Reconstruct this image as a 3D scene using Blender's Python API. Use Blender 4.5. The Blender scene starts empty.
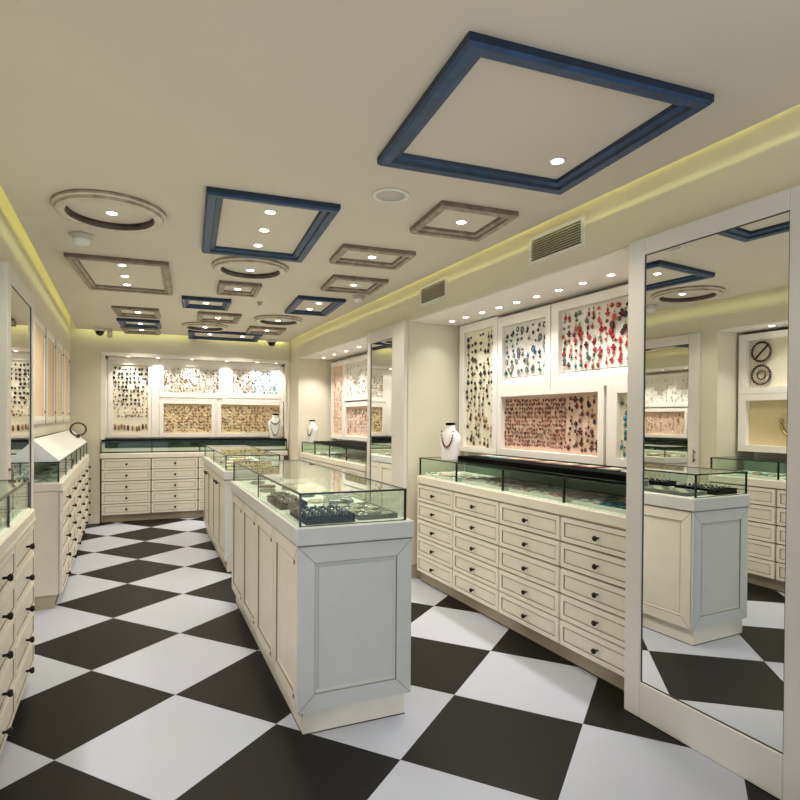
import bpy, math, random
from mathutils import Matrix, Vector
random.seed(7)
scene = bpy.context.scene
col = scene.collection
PI = math.pi
R = math.radians

# ------------------------------------------------------------------ materials
def s2l(c):
    return tuple(((v/255)/12.92 if v/255 <= .04045 else ((v/255+.055)/1.055)**2.4) for v in c)

def paint(name, rgb, rough=.5, noise=.06, nscale=6.0, metal=0.0, spec=.5, coat=0.0):
    m = bpy.data.materials.new(name); m.use_nodes = True
    nt = m.node_tree; b = nt.nodes['Principled BSDF']
    c = s2l(rgb)
    if noise > 0:
        tc = nt.nodes.new('ShaderNodeTexCoord')
        n = nt.nodes.new('ShaderNodeTexNoise'); n.inputs['Scale'].default_value = nscale; n.inputs['Detail'].default_value = 4
        r = nt.nodes.new('ShaderNodeValToRGB')
        r.color_ramp.elements[0].position = .3; r.color_ramp.elements[1].position = .7
        r.color_ramp.elements[0].color = tuple(v*(1-noise) for v in c)+(1,)
        r.color_ramp.elements[1].color = tuple(min(1, v*(1+noise)) for v in c)+(1,)
        nt.links.new(tc.outputs['Object'], n.inputs['Vector'])
        nt.links.new(n.outputs['Fac'], r.inputs['Fac'])
        nt.links.new(r.outputs['Color'], b.inputs['Base Color'])
    else:
        b.inputs['Base Color'].default_value = c+(1,)
    b.inputs['Roughness'].default_value = rough
    b.inputs['Metallic'].default_value = metal
    b.inputs['Specular IOR Level'].default_value = spec
    if coat: b.inputs['Coat Weight'].default_value = coat
    return m

def emit(name, rgb, strength):
    m = bpy.data.materials.new(name); m.use_nodes = True
    nt = m.node_tree; nt.nodes.clear()
    e = nt.nodes.new('ShaderNodeEmission'); o = nt.nodes.new('ShaderNodeOutputMaterial')
    e.inputs['Color'].default_value = s2l(rgb)+(1,); e.inputs['Strength'].default_value = strength
    nt.links.new(e.outputs[0], o.inputs[0]); return m

def glass(name, rgb, ior=1.45):
    m = bpy.data.materials.new(name); m.use_nodes = True
    nt = m.node_tree; nt.nodes.clear()
    t = nt.nodes.new('ShaderNodeBsdfTransparent'); t.inputs[0].default_value = s2l(rgb)+(1,)
    g = nt.nodes.new('ShaderNodeBsdfGlossy'); g.inputs['Roughness'].default_value = .0
    g.inputs['Color'].default_value = (.95, 1, .97, 1)
    lw = nt.nodes.new('ShaderNodeLayerWeight'); lw.inputs['Blend'].default_value = .5
    pw = nt.nodes.new('ShaderNodeMath'); pw.operation = 'POWER'; pw.inputs[1].default_value = 5
    f = nt.nodes.new('ShaderNodeMath'); f.operation = 'MULTIPLY_ADD'; f.inputs[1].default_value = .8; f.inputs[2].default_value = .014
    nt.links.new(lw.outputs['Facing'], pw.inputs[0]); nt.links.new(pw.outputs[0], f.inputs[0])
    mx = nt.nodes.new('ShaderNodeMixShader'); o = nt.nodes.new('ShaderNodeOutputMaterial')
    nt.links.new(f.outputs[0], mx.inputs[0]); nt.links.new(t.outputs[0], mx.inputs[1])
    nt.links.new(g.outputs[0], mx.inputs[2]); nt.links.new(mx.outputs[0], o.inputs[0]); return m

def checker_floor():
    m = bpy.data.materials.new('checker_tile'); m.use_nodes = True
    nt = m.node_tree; b = nt.nodes['Principled BSDF']
    tc = nt.nodes.new('ShaderNodeTexCoord')
    sub = nt.nodes.new('ShaderNodeVectorMath'); sub.operation = 'SUBTRACT'; sub.inputs[1].default_value = (-.1547, 3.6219, -10)
    rot = nt.nodes.new('ShaderNodeVectorRotate'); rot.rotation_type = 'Z_AXIS'; rot.inputs['Angle'].default_value = R(-38.86)
    mul = nt.nodes.new('ShaderNodeVectorMath'); mul.operation = 'MULTIPLY'; mul.inputs[1].default_value = (1/.631, 1/.631, 0)
    add = nt.nodes.new('ShaderNodeVectorMath'); add.inputs[1].default_value = (100, 100, .5)
    ck = nt.nodes.new('ShaderNodeTexChecker'); ck.inputs['Scale'].default_value = 1
    ck.inputs['Color1'].default_value = s2l((184, 188, 200))+(1,); ck.inputs['Color2'].default_value = s2l((24, 22, 20))+(1,)
    nz = nt.nodes.new('ShaderNodeTexNoise'); nz.inputs['Scale'].default_value = 3; nz.inputs['Detail'].default_value = 5
    mx = nt.nodes.new('ShaderNodeMixRGB'); mx.blend_type = 'MULTIPLY'; mx.inputs[0].default_value = .12
    L = nt.links.new
    L(tc.outputs['Object'], sub.inputs[0]); L(sub.outputs[0], rot.inputs['Vector']); L(rot.outputs[0], mul.inputs[0]); L(mul.outputs[0], add.inputs[0])
    L(add.outputs[0], ck.inputs['Vector']); L(tc.outputs['Object'], nz.inputs['Vector'])
    L(ck.outputs['Color'], mx.inputs[1]); L(nz.outputs['Color'], mx.inputs[2]); L(mx.outputs[0], b.inputs['Base Color'])
    b.inputs['Roughness'].default_value = .42; b.inputs['Specular IOR Level'].default_value = .14
    return m

def wood(name, rgb1, rgb2, rough=.5):
    m = bpy.data.materials.new(name); m.use_nodes = True
    nt = m.node_tree; b = nt.nodes['Principled BSDF']
    tc = nt.nodes.new('ShaderNodeTexCoord'); n = nt.nodes.new('ShaderNodeTexNoise')
    n.inputs['Scale'].default_value = 18; n.inputs['Detail'].default_value = 6
    r = nt.nodes.new('ShaderNodeValToRGB'); r.color_ramp.elements[0].color = s2l(rgb1)+(1,); r.color_ramp.elements[1].color = s2l(rgb2)+(1,)
    r.color_ramp.elements[0].position = .35; r.color_ramp.elements[1].position = .65
    nt.links.new(tc.outputs['Object'], n.inputs['Vector']); nt.links.new(n.outputs['Fac'], r.inputs['Fac']); nt.links.new(r.outputs['Color'], b.inputs['Base Color'])
    b.inputs['Roughness'].default_value = rough; return m

M = {}
M['floor'] = checker_floor()
M['ceil'] = paint('ceiling_paint', (212, 203, 186), .8, .02, 2)
M['wall'] = paint('wall_paint', (222, 214, 194), .7, .02, 2)
M['wall_white'] = paint('niche_white_paint', (243, 237, 229), .55, .015, 3)
M['cream'] = paint('cream_cabinet_lacquer', (232, 225, 211), .42, .03, 9)
M['cream2'] = paint('cream_panel_lacquer', (226, 219, 204), .42, .03, 9)
M['groove'] = paint('brown_glaze_groove', (142, 128, 108), .6, .1, 20)
M['groove_grey'] = paint('grey_glaze_groove', (140, 134, 122), .6, .1, 20)
M['gap'] = paint('dark_cabinet_gap', (60, 50, 40), .8, .1, 20)
M['lip'] = paint('cream_counter_lacquer', (230, 224, 210), .38, .02, 9)
M['bed'] = paint('white_display_bed', (235, 236, 228), .5, .02, 9)
M['toe'] = paint('toe_kick_cream', (176, 166, 142), .5, .06, 9)
M['isl_daylit'] = paint('daylight_tinted_cream_lacquer', (210, 211, 208), .4, .02, 9)  # island cream with the cool shopfront daylight put into its colour
M['knob'] = paint('dark_bronze_knob', (38, 30, 26), .35, .15, 40, metal=.6)
M['glass'] = glass('green_tint_glass', (246, 251, 247), 1.5)
M['edge'] = paint('dark_green_glass_edge', (22, 38, 30), .2, .1, 30)
M['case_back'] = paint('dark_green_case_back', (50, 72, 58), .7, .15, 6)
M['case_back2'] = paint('grey_green_case_back', (112, 134, 118), .25, .1, 6)
M['black'] = paint('black_satin_board', (7, 8, 7), .8, .1, 10, spec=.05)
M['velvet'] = paint('black_velvet', (9, 9, 13), .95, .2, 60, spec=.0)
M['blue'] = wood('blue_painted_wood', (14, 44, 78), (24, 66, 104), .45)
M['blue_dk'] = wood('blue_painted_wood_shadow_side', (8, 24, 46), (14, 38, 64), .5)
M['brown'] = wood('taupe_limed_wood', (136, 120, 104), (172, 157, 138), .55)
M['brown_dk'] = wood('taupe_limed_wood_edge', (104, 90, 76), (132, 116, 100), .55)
M['ringw'] = wood('greige_moulding', (200, 190, 172), (214, 205, 188), .55)
M['ringd'] = wood('dark_brown_moulding_edge', (52, 42, 34), (84, 70, 58), .55)
M['lamp'] = emit('downlight_lens_glow', (255, 246, 228), 14)
M['chrome'] = paint('brushed_trim', (226, 222, 212), .3, .03, 40)
M['plastic'] = paint('white_plastic', (224, 222, 214), .5, .02, 20)
M['plastic_gr'] = paint('grey_plastic', (190, 184, 172), .5, .03, 20)
M['domeblk'] = paint('smoked_black_dome', (10, 10, 11), .12, .1, 10)
M['slat'] = paint('grille_slat', (168, 162, 138), .5, .1, 30)
M['slatbk'] = paint('grille_cavity_black', (20, 20, 16), .8, .1, 30)
M['frame'] = paint('white_grey_frame', (222, 218, 210), .4, .015, 8)
M['frame_dk'] = paint('dark_frame_seam', (66, 58, 50), .5, .1, 8)
M['bust'] = paint('ivory_bust_leatherette', (240, 238, 234), .45, .02, 12)
M['white'] = paint('bright_white_laminate', (250, 252, 252), .35, .01, 12)
M['silver'] = paint('silver_metal', (200, 200, 196), .25, .1, 30, metal=.9)
M['gold'] = paint('pale_gold_metal', (200, 176, 120), .3, .1, 30, metal=.9)
mir = bpy.data.materials.new('mirror_silver'); mir.use_nodes = True
_b = mir.node_tree.nodes['Principled BSDF']; _b.inputs['Metallic'].default_value = 1; _b.inputs['Roughness'].default_value = 0
_n = mir.node_tree.nodes.new('ShaderNodeRGB'); _n.outputs[0].default_value = (.86, .87, .84, 1)
mir.node_tree.links.new(_n.outputs[0], _b.inputs['Base Color'])
M['mirror'] = mir
M['panel_ivory'] = paint('ivory_board_cloth', (236, 228, 206), .8, .03, 40)
M['panel_pink'] = paint('pale_peach_board_cloth', (232, 200, 178), .8, .03, 40)
M['panel_white'] = paint('white_board_cloth', (242, 238, 230), .8, .02, 40)
M['panel_tan'] = paint('tan_board_cloth', (224, 204, 160), .8, .04, 40)
M['warm'] = paint('warm_peach_wall_panel', (232, 208, 172), .7, .03, 5)
JC = {'black': (26, 22, 24), 'brown': (92, 52, 40), 'red': (176, 24, 34), 'pink': (214, 84, 96), 'maroon': (96, 20, 28), 'teal': (36, 116, 118), 'blue': (40, 84, 140),
      'sky': (120, 170, 190), 'grey': (110, 110, 106), 'gold': (150, 122, 66), 'green': (70, 110, 90), 'white': (232, 228, 220), 'rust': (140, 70, 50), 'turquoise': (30, 130, 160), 'taupe': (150, 112, 92), 'rose': (222, 176, 168), 'pale': (206, 196, 172)}
for k, v in JC.items(): M['j_'+k] = paint('jewel_'+k, v, .35, .12, 60, coat=.3)

# ------------------------------------------------------------------ mesh builder
class MB:
    def __init__(s): s.v = []; s.f = []; s.m = []; s.mats = []; s.sm = []
    def mi(s, m):
        if m not in s.mats: s.mats.append(m)
        return s.mats.index(m)
    def face(s, idx, m, smooth=False): s.f.append(tuple(idx)); s.m.append(s.mi(m)); s.sm.append(smooth)
    def box(s, x0, x1, y0, y1, z0, z1, m, faces=None):
        b = len(s.v)
        s.v += [(x0,y0,z0),(x1,y0,z0),(x1,y1,z0),(x0,y1,z0),(x0,y0,z1),(x1,y0,z1),(x1,y1,z1),(x0,y1,z1)]
        for q in ((0,3,2,1),(4,5,6,7),(0,1,5,4),(1,2,6,5),(2,3,7,6),(3,0,4,7)): s.face([b+i for i in q], m)
        return s
    def bbox(s, x0, x1, y0, y1, z0, z1, m, c=.004):   # chamfered box
        b = len(s.v); P = {}
        for i, X in enumerate((x0, x1)):
            for j, Y in enumerate((y0, y1)):
                for k, Zz in enumerate((z0, z1)):
                    sx, sy, sz = (c if i == 0 else -c), (c if j == 0 else -c), (c if k == 0 else -c)
                    for a, p in enumerate(((X, Y+sy, Zz+sz), (X+sx, Y, Zz+sz), (X+sx, Y+sy, Zz))):
                        P[i,j,k,a] = len(s.v); s.v.append(p)
        def f(l): s.face([P[q] for q in l], m)
        f([(0,0,0,0),(0,0,1,0),(0,1,1,0),(0,1,0,0)]); f([(1,0,0,0),(1,1,0,0),(1,1,1,0),(1,0,1,0)])
        f([(0,0,0,1),(1,0,0,1),(1,0,1,1),(0,0,1,1)]); f([(0,1,0,1),(0,1,1,1),(1,1,1,1),(1,1,0,1)])
        f([(0,0,0,2),(0,1,0,2),(1,1,0,2),(1,0,0,2)]); f([(0,0,1,2),(1,0,1,2),(1,1,1,2),(0,1,1,2)])
        for j in (0,1):
            for k in (0,1): f([(0,j,k,1),(1,j,k,1),(1,j,k,2),(0,j,k,2)])
        for i in (0,1):
            for k in (0,1): f([(i,0,k,0),(i,1,k,0),(i,1,k,2),(i,0,k,2)])
            for j in (0,1): f([(i,j,0,0),(i,j,1,0),(i,j,1,1),(i,j,0,1)])
        for i in (0,1):
            for j in (0,1):
                for k in (0,1): f([(i,j,k,0),(i,j,k,1),(i,j,k,2)])
        return s
    def poly(s, pts, m, smooth=False):
        b = len(s.v); s.v += list(pts); s.face(range(b, b+len(pts)), m, smooth); return s
    def prism(s, pts, z0, z1, m):      # pts in xy
        b = len(s.v); n = len(pts)
        s.v += [(x,y,z0) for x,y in pts]+[(x,y,z1) for x,y in pts]
        s.face([b+i for i in reversed(range(n))], m); s.face([b+n+i for i in range(n)], m)
        for i in range(n): j=(i+1)%n; s.face((b+i,b+j,b+n+j,b+n+i), m)
        return s
    def lathe(s, prof, c, m, n=20, axis='z', sx=1, sy=1, smooth=True, mats=None):
        b = len(s.v); k = len(prof)
        for r, h in prof:
            for i in range(n):
                a = 2*PI*i/n; p = (r*math.cos(a)*sx, r*math.sin(a)*sy, h)
                if axis == 'y': p = (p[0], p[2], p[1])
                elif axis == 'x': p = (p[2], p[0], p[1])
                s.v.append((c[0]+p[0], c[1]+p[1], c[2]+p[2]))
        for q in range(k-1):
            mm = mats[q] if mats else m
            for i in range(n):
                j=(i+1)%n; s.face((b+q*n+i, b+q*n+j, b+(q+1)*n+j, b+(q+1)*n+i), mm, smooth)
        if prof[0][0] > 1e-6: s.face([b+i for i in reversed(range(n))], mats[0] if mats else m)
        if prof[-1][0] > 1e-6: s.face([b+(k-1)*n+i for i in range(n)], mats[-1] if mats else m)
        return s
    def ringprof(s, prof, cx, cy, n, mats, ell=(1,1)):   # closed ring: prof list of (r,z)
        b = len(s.v); k = len(prof)
        for r, z in prof:
            for i in range(n):
                a = 2*PI*i/n; s.v.append((cx+r*math.cos(a)*ell[0], cy+r*math.sin(a)*ell[1], z))
        for q in range(k):
            q2=(q+1)%k
            for i in range(n):
                j=(i+1)%n; s.face((b+q*n+i,b+q*n+j,b+q2*n+j,b+q2*n+i), mats[q], True)
        return s
    def rectprof(s, w, h, prof, mats, plane='xy', c=(0,0,0), h0=None):
        """mitred rectangular frame; prof = list of (inset from outer edge, height)."""
        b = len(s.v); k = len(prof)
        for ins, z in prof:
            for sx, sy in ((-1,-1),(1,-1),(1,1),(-1,1)):
                p = (sx*(w/2-ins), sy*(h/2-ins))
                s.v.append((c[0]+p[0], c[1]+p[1], c[2]+z) if plane == 'xy' else (c[0]+p[0], c[1]-z, c[2]+p[1]))
        for q in range(k):
            q2=(q+1)%k
            for i in range(4):
                j=(i+1)%4; s.face((b+q*4+i,b+q*4+j,b+q2*4+j,b+q2*4+i), mats[q])
        return s
    def tube(s, pts, r, m, n=8, closed=False):
        b = len(s.v); P=[Vector(p) for p in pts]; k=len(P)
        for i,p in enumerate(P):
            if closed: t=P[(i+1)%k]-P[i-1]
            else: t=P[min(i+1,k-1)]-P[max(i-1,0)]
            t.normalize(); u=t.cross(Vector((0,0,1)))
            if u.length<1e-3: u=t.cross(Vector((1,0,0)))
            u.normalize(); w=t.cross(u)
            for a in range(n):
                an=2*PI*a/n; s.v.append(tuple(p+u*(r*math.cos(an))+w*(r*math.sin(an))))
        for i in range(k if closed else k-1):
            i2=(i+1)%k
            for a in range(n):
                a2=(a+1)%n; s.face((b+i*n+a,b+i*n+a2,b+i2*n+a2,b+i2*n+a), m, True)
        if not closed:
            s.face([b+a for a in range(n)], m); s.face([b+(k-1)*n+a for a in reversed(range(n))], m)
        return s
    def sphere(s, c, r, m, n=8, sx=1, sy=1, sz=1):
        prof=[(max(r*math.sin(PI*i/n),1e-7), -r*math.cos(PI*i/n)*sz) for i in range(n+1)]
        return s.lathe(prof, c, m, n=n+2, sx=sx, sy=sy)
    def mesh(s, name):
        me = bpy.data.meshes.new(name); me.from_pydata([tuple(v) for v in s.v], [], s.f)
        for m in s.mats: me.materials.append(M[m])
        me.polygons.foreach_set('material_index', s.m); me.polygons.foreach_set('use_smooth', s.sm)
        me.update()
        import bmesh
        bm = bmesh.new(); bm.from_mesh(me); bmesh.ops.recalc_face_normals(bm, faces=bm.faces); bm.to_mesh(me); bm.free()
        return me
    def build(s, name, parent=None): return link(name, s.mesh(name), parent)

def link(name, me, parent=None):
    o = bpy.data.objects.new(name, me); col.objects.link(o)
    if parent is not None: o.parent = parent
    return o
def tag(o, label, cat, group=None, kind=None):
    o['label'] = label; o['category'] = cat
    if group: o['group'] = group
    if kind: o['kind'] = kind
    return o
def thing(name, label, cat, loc=(0,0,0), rz=0, group=None):
    o = bpy.data.objects.new(name, None); o.empty_display_size = .1; col.objects.link(o)
    o.location = loc; o.rotation_euler = (0,0,rz); return tag(o, label, cat, group)
def struct(name, mb, parent=None):
    o = mb.build(name, parent)
    if parent is None: o['kind'] = 'structure'
    return o
def dup(o, parent=None):
    c = o.copy(); col.objects.link(c)
    if parent is not None: c.parent = parent
    for ch in list(o.children): dup(ch, c)
    return c
ORD = ['first','second','third','fourth','fifth','sixth','seventh','eighth','ninth','tenth','eleventh','twelfth','thirteenth','fourteenth','fifteenth','sixteenth','seventeenth','eighteenth','nineteenth','twentieth','twenty-first','twenty-second','twenty-third','twenty-fourth']

# ------------------------------------------------------------------ dimensions
XL, XR, YB = -.62, 2.25, 8.63
NZ = 2.263            # niche soffit
CZ = 2.53             # ceiling underside
TOPZ = 2.82
NBL, NBR = -1.18, 2.83
FY = -1.6
BROT = R(-1.2)

# ------------------------------------------------------------------ setting
m = MB(); m.box(-1.9, 3.6, FY, 9.6, -.1, 0, 'floor'); struct('floor', m)
struct('ceiling', MB().box(-.545, 2.167, FY, 8.53, CZ, CZ+.02, 'ceil')); struct('ceiling', MB().box(-1.4, 3.0, FY, 9.5, TOPZ, TOPZ+.1, 'ceil'))
# right wall: pilasters, bulkhead, niche backs
for q in ((XR, NBR, -1.6, 2.03, 0, NZ, 'wall'), (XR, NBR, 4.58, 5.50, 0, NZ, 'wall'), (XR, NBR, 8.12, 9.4, 0, NZ, 'wall'),
          (XR, NBR+.1, FY, 9.4, NZ, TOPZ, 'wall'), (NBR, NBR+.1, FY, 9.4, 0, NZ, 'wall_white')):
    struct('wall_right', MB().box(*q))
for q in ((NBL, XL, 3.67, 4.885, 0, NZ, 'wall'), (NBL, XL, 4.885, 8.64, 1.238, NZ, 'wall'), (NBL, XL, 8.64, 9.4, 0, NZ, 'wall'), (NBL, XL, FY, .95, 0, NZ, 'wall'),
          (NBL-.1, XL, FY, 9.4, NZ, TOPZ, 'wall'), (NBL-.1, NBL, FY, 9.4, 0, NZ, 'wall_white')):
    struct('wall_left', MB().box(*q))
# back wall, slightly skewed, with a niche
def bl(x, y, z=0):      # back-wall local -> world
    c, s_ = math.cos(BROT), math.sin(BROT); X = x+.265
    return (-.265 + X*c - y*s_, YB + X*s_ + y*c, z)
wb = bpy.data.objects.new('wall_back', None)
bpy.data.objects.remove(wb)
for q in ((-.72, -.275, 0, .65, 0, TOPZ, 'wall'), (-.275, 2.24, 0, .65, 2.235, TOPZ, 'wall'), (2.24, 2.42, 0, .65, 0, 2.235, 'wall'), (-.275, 2.24, .52, .65, 0, 2.235, 'wall_white')):
    o = struct('wall_back', MB().box(*q)); o.location = (-.265*(1-math.cos(BROT)), YB+.265*math.sin(BROT), 0); o.rotation_euler = (0,0,BROT)
# bright white border around the back niche
m = MB(); m.rectprof(2.49, 1.32, [(0,0),(0,.012),(.045,.012),(.045,0)], ['wall_white']*4, 'xz', (.98, 0, 1.6))
o = struct('trim_1', m); o.location = bl(0,0)[:2]+(0,); o.location = (-.265*(1-math.cos(BROT)), YB+.265*math.sin(BROT), 0); o.rotation_euler = (0,0,BROT)
# baseboards on the pilasters
m = MB(); m.box(XR-.012, XR-.001, 4.585, 4.62, 0, .12, 'toe'); m.box(XR+.0, XR+.5, 4.567, 4.579, 0, .12, 'toe'); struct('baseboard_right', m)
m = MB(); m.box(-.595, -.28, YB-.018, YB-.006, 0, .11, 'cream'); struct('baseboard_back', m)
# niche soffit strips (white linings where the spots sit)
m = MB(); m.box(XR+.01, NBR-.01, 2.09, 4.57, NZ-.012, NZ-.001, 'wall_white'); struct('trim_2', m)
m = MB(); m.box(XR+.01, NBR-.01, 5.51, 8.11, NZ-.012, NZ-.001, 'wall_white'); struct('trim_3', m)
m = MB(); m.box(NBL+.01, XL-.01, .96, 3.66, NZ-.012, NZ-.001, 'wall_white'); struct('trim_4', m)

# ------------------------------------------------------------------ drawer cabinets
CW, DEP = .605, .50
def drawer_mesh(w, h):
    m = MB(); d = .02
    m.bbox(-w/2, w/2, -d, 0, -h/2, h/2, 'cream', .003)
    # raised frame with a brown-glazed inner groove and a recessed field
    m.rectprof(w-.006, h-.006, [(0,d),(0,d+.006),(.026,d+.006),(.031,d+.001)], ['cream','cream','groove','cream'], 'xz')
    m.box(-w/2+.040, w/2-.040, -d-.003, -d, -h/2+.036, h/2-.036, 'cream2')
    return m.mesh('drawer')
def knob_mesh():
    m = MB(); m.lathe([(.006,0),(.006,-.014),(.013,-.02),(.016,-.027),(.012,-.034),(.0001,-.036)], (0,-.026,0), 'knob', 12, 'y'); return m.mesh('knob')
DM = drawer_mesh(CW-.012, .142); KM = knob_mesh()
def knob_mesh_small():
    m = MB(); m.lathe([(.005,0),(.005,-.012),(.010,-.018),(.012,-.022),(.0001,-.028)], (0,-.026,0), 'knob', 10, 'y'); return m.mesh('knob')
m = MB(); m.box(-CW/2, CW/2, .0, DEP, .10, .852, 'gap')
m.box(-CW/2, -CW/2+.005, -.004, .0, .10, .852, 'gap'); CARC = m.mesh('carcass')
m = MB(); m.box(-CW/2, CW/2, .03, DEP-.02, 0, .10, 'toe'); m.box(-CW/2, CW/2, .026, .03, 0.0, .006, 'gap'); TOE = m.mesh('toe_kick')
KZ = [.774, .624, .473, .323, .174]
def drawer_cabinet(loc, rz, label, group):
    t = thing('drawer_cabinet', label, 'cabinet', loc, rz, group)
    link('carcass', CARC, t); link('toe_kick', TOE, t)
    for z in KZ:
        d = link('drawer', DM, t); d.location = (0, 0, z)
        link('knob', KM, d)
    return t
proto = None
def place_cab(loc, rz, label, group):
    global proto
    if proto is None: proto = drawer_cabinet(loc, rz, label, group); return proto
    c = dup(proto); c.location = loc; c.rotation_euler = (0,0,rz); tag(c, label, 'cabinet', group); return c

def end_panel(name, x, sgn, label_parent, w=DEP, z0=.10, z1=.852):
    m = MB(); m.box(min(x, x+sgn*.02), max(x, x+sgn*.02), 0, w, z0, z1, 'cream')
    return m.build(name, label_parent)

ENDS = []
def counter(run, length, place, rz, ncol, wherelabel, lend=False, rend=False, backcol='case_back2', ledge=None, ledgelabel=None, case_d=.47, cabs=True):
    """local frame: x along the run from 0, y into the wall, front of drawers at y=0."""
    def T(x, y, z=0):
        c, s_ = math.cos(rz), math.sin(rz); return (place[0]+x*c-y*s_, place[1]+x*s_+y*c, z)
    made = []
    if cabs:
        for i in range(ncol):
            made.append(place_cab(T(CW*(i+.5), 0), rz, wherelabel[0] % ORD[i], 'cream drawer cabinets in '+run))
    # continuous counter top lip
    t = thing('counter_top', wherelabel[1], 'counter', T(0,0), rz)
    m = MB(); m.bbox(-.012, length+.012, -.026, DEP, .852, .915, 'lip', .006); m.build('slab', t)
    m = MB(); m.box(.0, length, -.004, DEP-.02, .915, .921, 'bed'); m.build('display_bed', t)
    m = MB(); m.rectprof(length+.024, .01, [(0,.026),(0,.03),(.003,.03),(.003,.026)], ['lip']*4, 'xz', (length/2, 0, .858)); m.build('bead_moulding', t)
    if lend: ENDS.append((made[0], -1))
    if rend: ENDS.append((made[-1], 1))
    # glass show case
    g = thing('glass_case', wherelabel[2], 'display case', T(0,0,.921), rz)
    h = .149
    m = MB(); m.box(-.004, length+.004, -.004, case_d+.004, h-.006, h, 'glass'); m.build('glass_top', g)
    for i in range(ncol):
        a, b = i*length/ncol, (i+1)*length/ncol
        m = MB(); m.box(a+.005, b-.005, 0, .005, .0, h-.006, 'glass'); m.build('front_pane', g)
    for x in (0, length):
        m = MB(); m.box(x-.0025, x+.0025, .006, case_d, 0, h-.006, 'glass'); m.build('end_pane', g)
    m = MB(); m.box(0, length, case_d-.012, case_d, 0, h-.007, backcol); m.build('back_panel', g)
    for i in range(ncol+1):
        x = i*length/ncol
        m = MB(); m.box(x-.006, x+.006, -.004, .008, 0, h-.001, 'edge'); m.build('corner_strip', g)
    m = MB(); m.box(-.006, length+.006, -.008, .003, h-.007, h+.001, 'edge'); m.box(-.008, .0, -.006, case_d+.004, h-.007, h+.001, 'edge')
    m.box(length, length+.008, -.006, case_d+.004, h-.007, h+.001, 'edge'); m.build('edge_strip', g)
    if ledge:
        a, b, y0, y1, hh = ledge
        l = thing('ledge_board', ledgelabel, 'shelf', T(0,0,1.071), rz)
        m = MB(); m.bbox(a, b, y0, y1, .0, hh, 'black', .003); m.build('board', l)
        m = MB(); m.box(a, b, y0-.004, y0, .004, .012, 'edge'); m.build('front_trim', l)
    return T
LX = 2.312
T_R2 = counter('the near right niche', CW*4, (LX, 4.46), -PI/2, 4,
  ('cream five-drawer cabinet under near right niche, %s column from the far end', 'cream counter top over the four near right drawer columns', 'long glass case on right counter holding pink and teal jewelry'),
  lend=True, ledge=(.54, CW*4-.02, .05, .468, .046), ledgelabel='black ledge board on near right glass case below the colourful earring boards')
T_R1 = counter('the far right niche', CW*4, (LX-.02, 8.06), -PI/2, 4,
  ('cream five-drawer cabinet under far right niche, %s column from the far end', 'cream counter top in far right niche behind the islands', 'glass case on counter in far right niche beyond pilaster mirror'),
  rend=True, ledge=(.38, CW*4-.02, .05, .468, .022), ledgelabel='black ledge board on far right glass case below bright white boards')
T_L1 = counter('the near left niche', CW*4, (-.446, 3.595-CW*4), PI/2, 4,
  ('cream five-drawer cabinet along near left wall, %s column from the near end', 'cream counter top of near left drawer counter', 'glass case on near left counter in front of narrow left mirror'),
  rend=True, backcol='case_back2')
T_L2 = counter('the far left wall', CW*6, (-.427, 4.925), PI/2, 6,
  ('cream five-drawer cabinet along far left wall, %s column from the near end', 'cream counter top of far left drawer counter', 'glass case on far left counter under white sloped riser'),
  lend=True, backcol='case_back2', case_d=.40)
T_B = counter('the back niche', CW*4+.04, bl(-.262, -.02)[:2], BROT, 4,
  ('cream five-drawer cabinet on back wall, %s column from the left', 'cream counter top across the back wall', 'dark green glass case across the back wall counter'),
  backcol='case_back', case_d=.04, ledge=(.0, CW*4+.04, -.012, .30, .03), ledgelabel='black ledge board on back wall case under the framed boards')

for cab, sg in ENDS:
    x0 = sg*CW/2; m = MB(); a, b = sorted((x0, x0+sg*.012))
    m.box(a, b, -.012, DEP, .1, .851, 'cream'); m.box(a, b-.003 if sg > 0 else b, .02, DEP-.02, 0, .1, 'toe'); m.box(*sorted((x0+sg*.012, x0+sg*.0135)), .03, DEP, .085, .09, 'groove')
    m.box(*sorted((x0+sg*.012, x0+sg*.0135)), -.006, -.002, .1, .85, 'groove')
    m.build('end_panel', cab)
# sloped white riser on the far left case
m = MB(); L2 = CW*6
pts = [(.0, 0), (.176, 0), (.176, .16), (.17, .165), (.0, .006)]
b0 = len(m.v)
for x in (.02, L2-.02):
    for y, z in pts: m.v.append((x, y, z))
n = len(pts)
m.face(range(n), 'white'); m.face(range(n, 2*n), 'white')
for i in range(n): j = (i+1) % n; m.face((i, j, n+j, n+i), 'white')
o = m.build('display_riser'); o.location = T_L2(0, 0, 1.071); o.rotation_euler = (0,0,PI/2)
tag(o, 'white sloped display riser lying on the far left glass case', 'display stand')

# ------------------------------------------------------------------ islands
def frame_panel(m, w, h, c, mats=('isl_daylit','groove_grey'), fw=.075):
    """framed panel in xz plane facing -y, centred c."""
    a, g = mats; d = .012
    m.rectprof(w, h, [(0,0),(.001,d),(fw,d),(fw+.004,.005),(fw+.008,.0045),(fw+.02,0)], [a, a, g, a, a, a], 'xz', c)
    m.box(c[0]-w/2+fw+.02, c[0]+w/2-fw-.02, c[1]-.0045, c[1]+.001, c[2]-h/2+fw+.02, c[2]+h/2-fw-.02, a)
    # dark mitre lines
    for sx in (-1, 1):
        for sz in (-1, 1):
            x0, z0 = c[0]+sx*w/2, c[2]+sz*h/2; x1, z1 = c[0]+sx*(w/2-fw), c[2]+sz*(h/2-fw); q = .0012
            m.poly([(x0-q*sx, c[1]-d-.0006, z0+q*sz*0), (x0, c[1]-d-.0006, z0-2*q*sz), (x1, c[1]-d-.0006, z1-2*q*sz), (x1-2*q*sx, c[1]-d-.0006, z1)], g)
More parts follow.
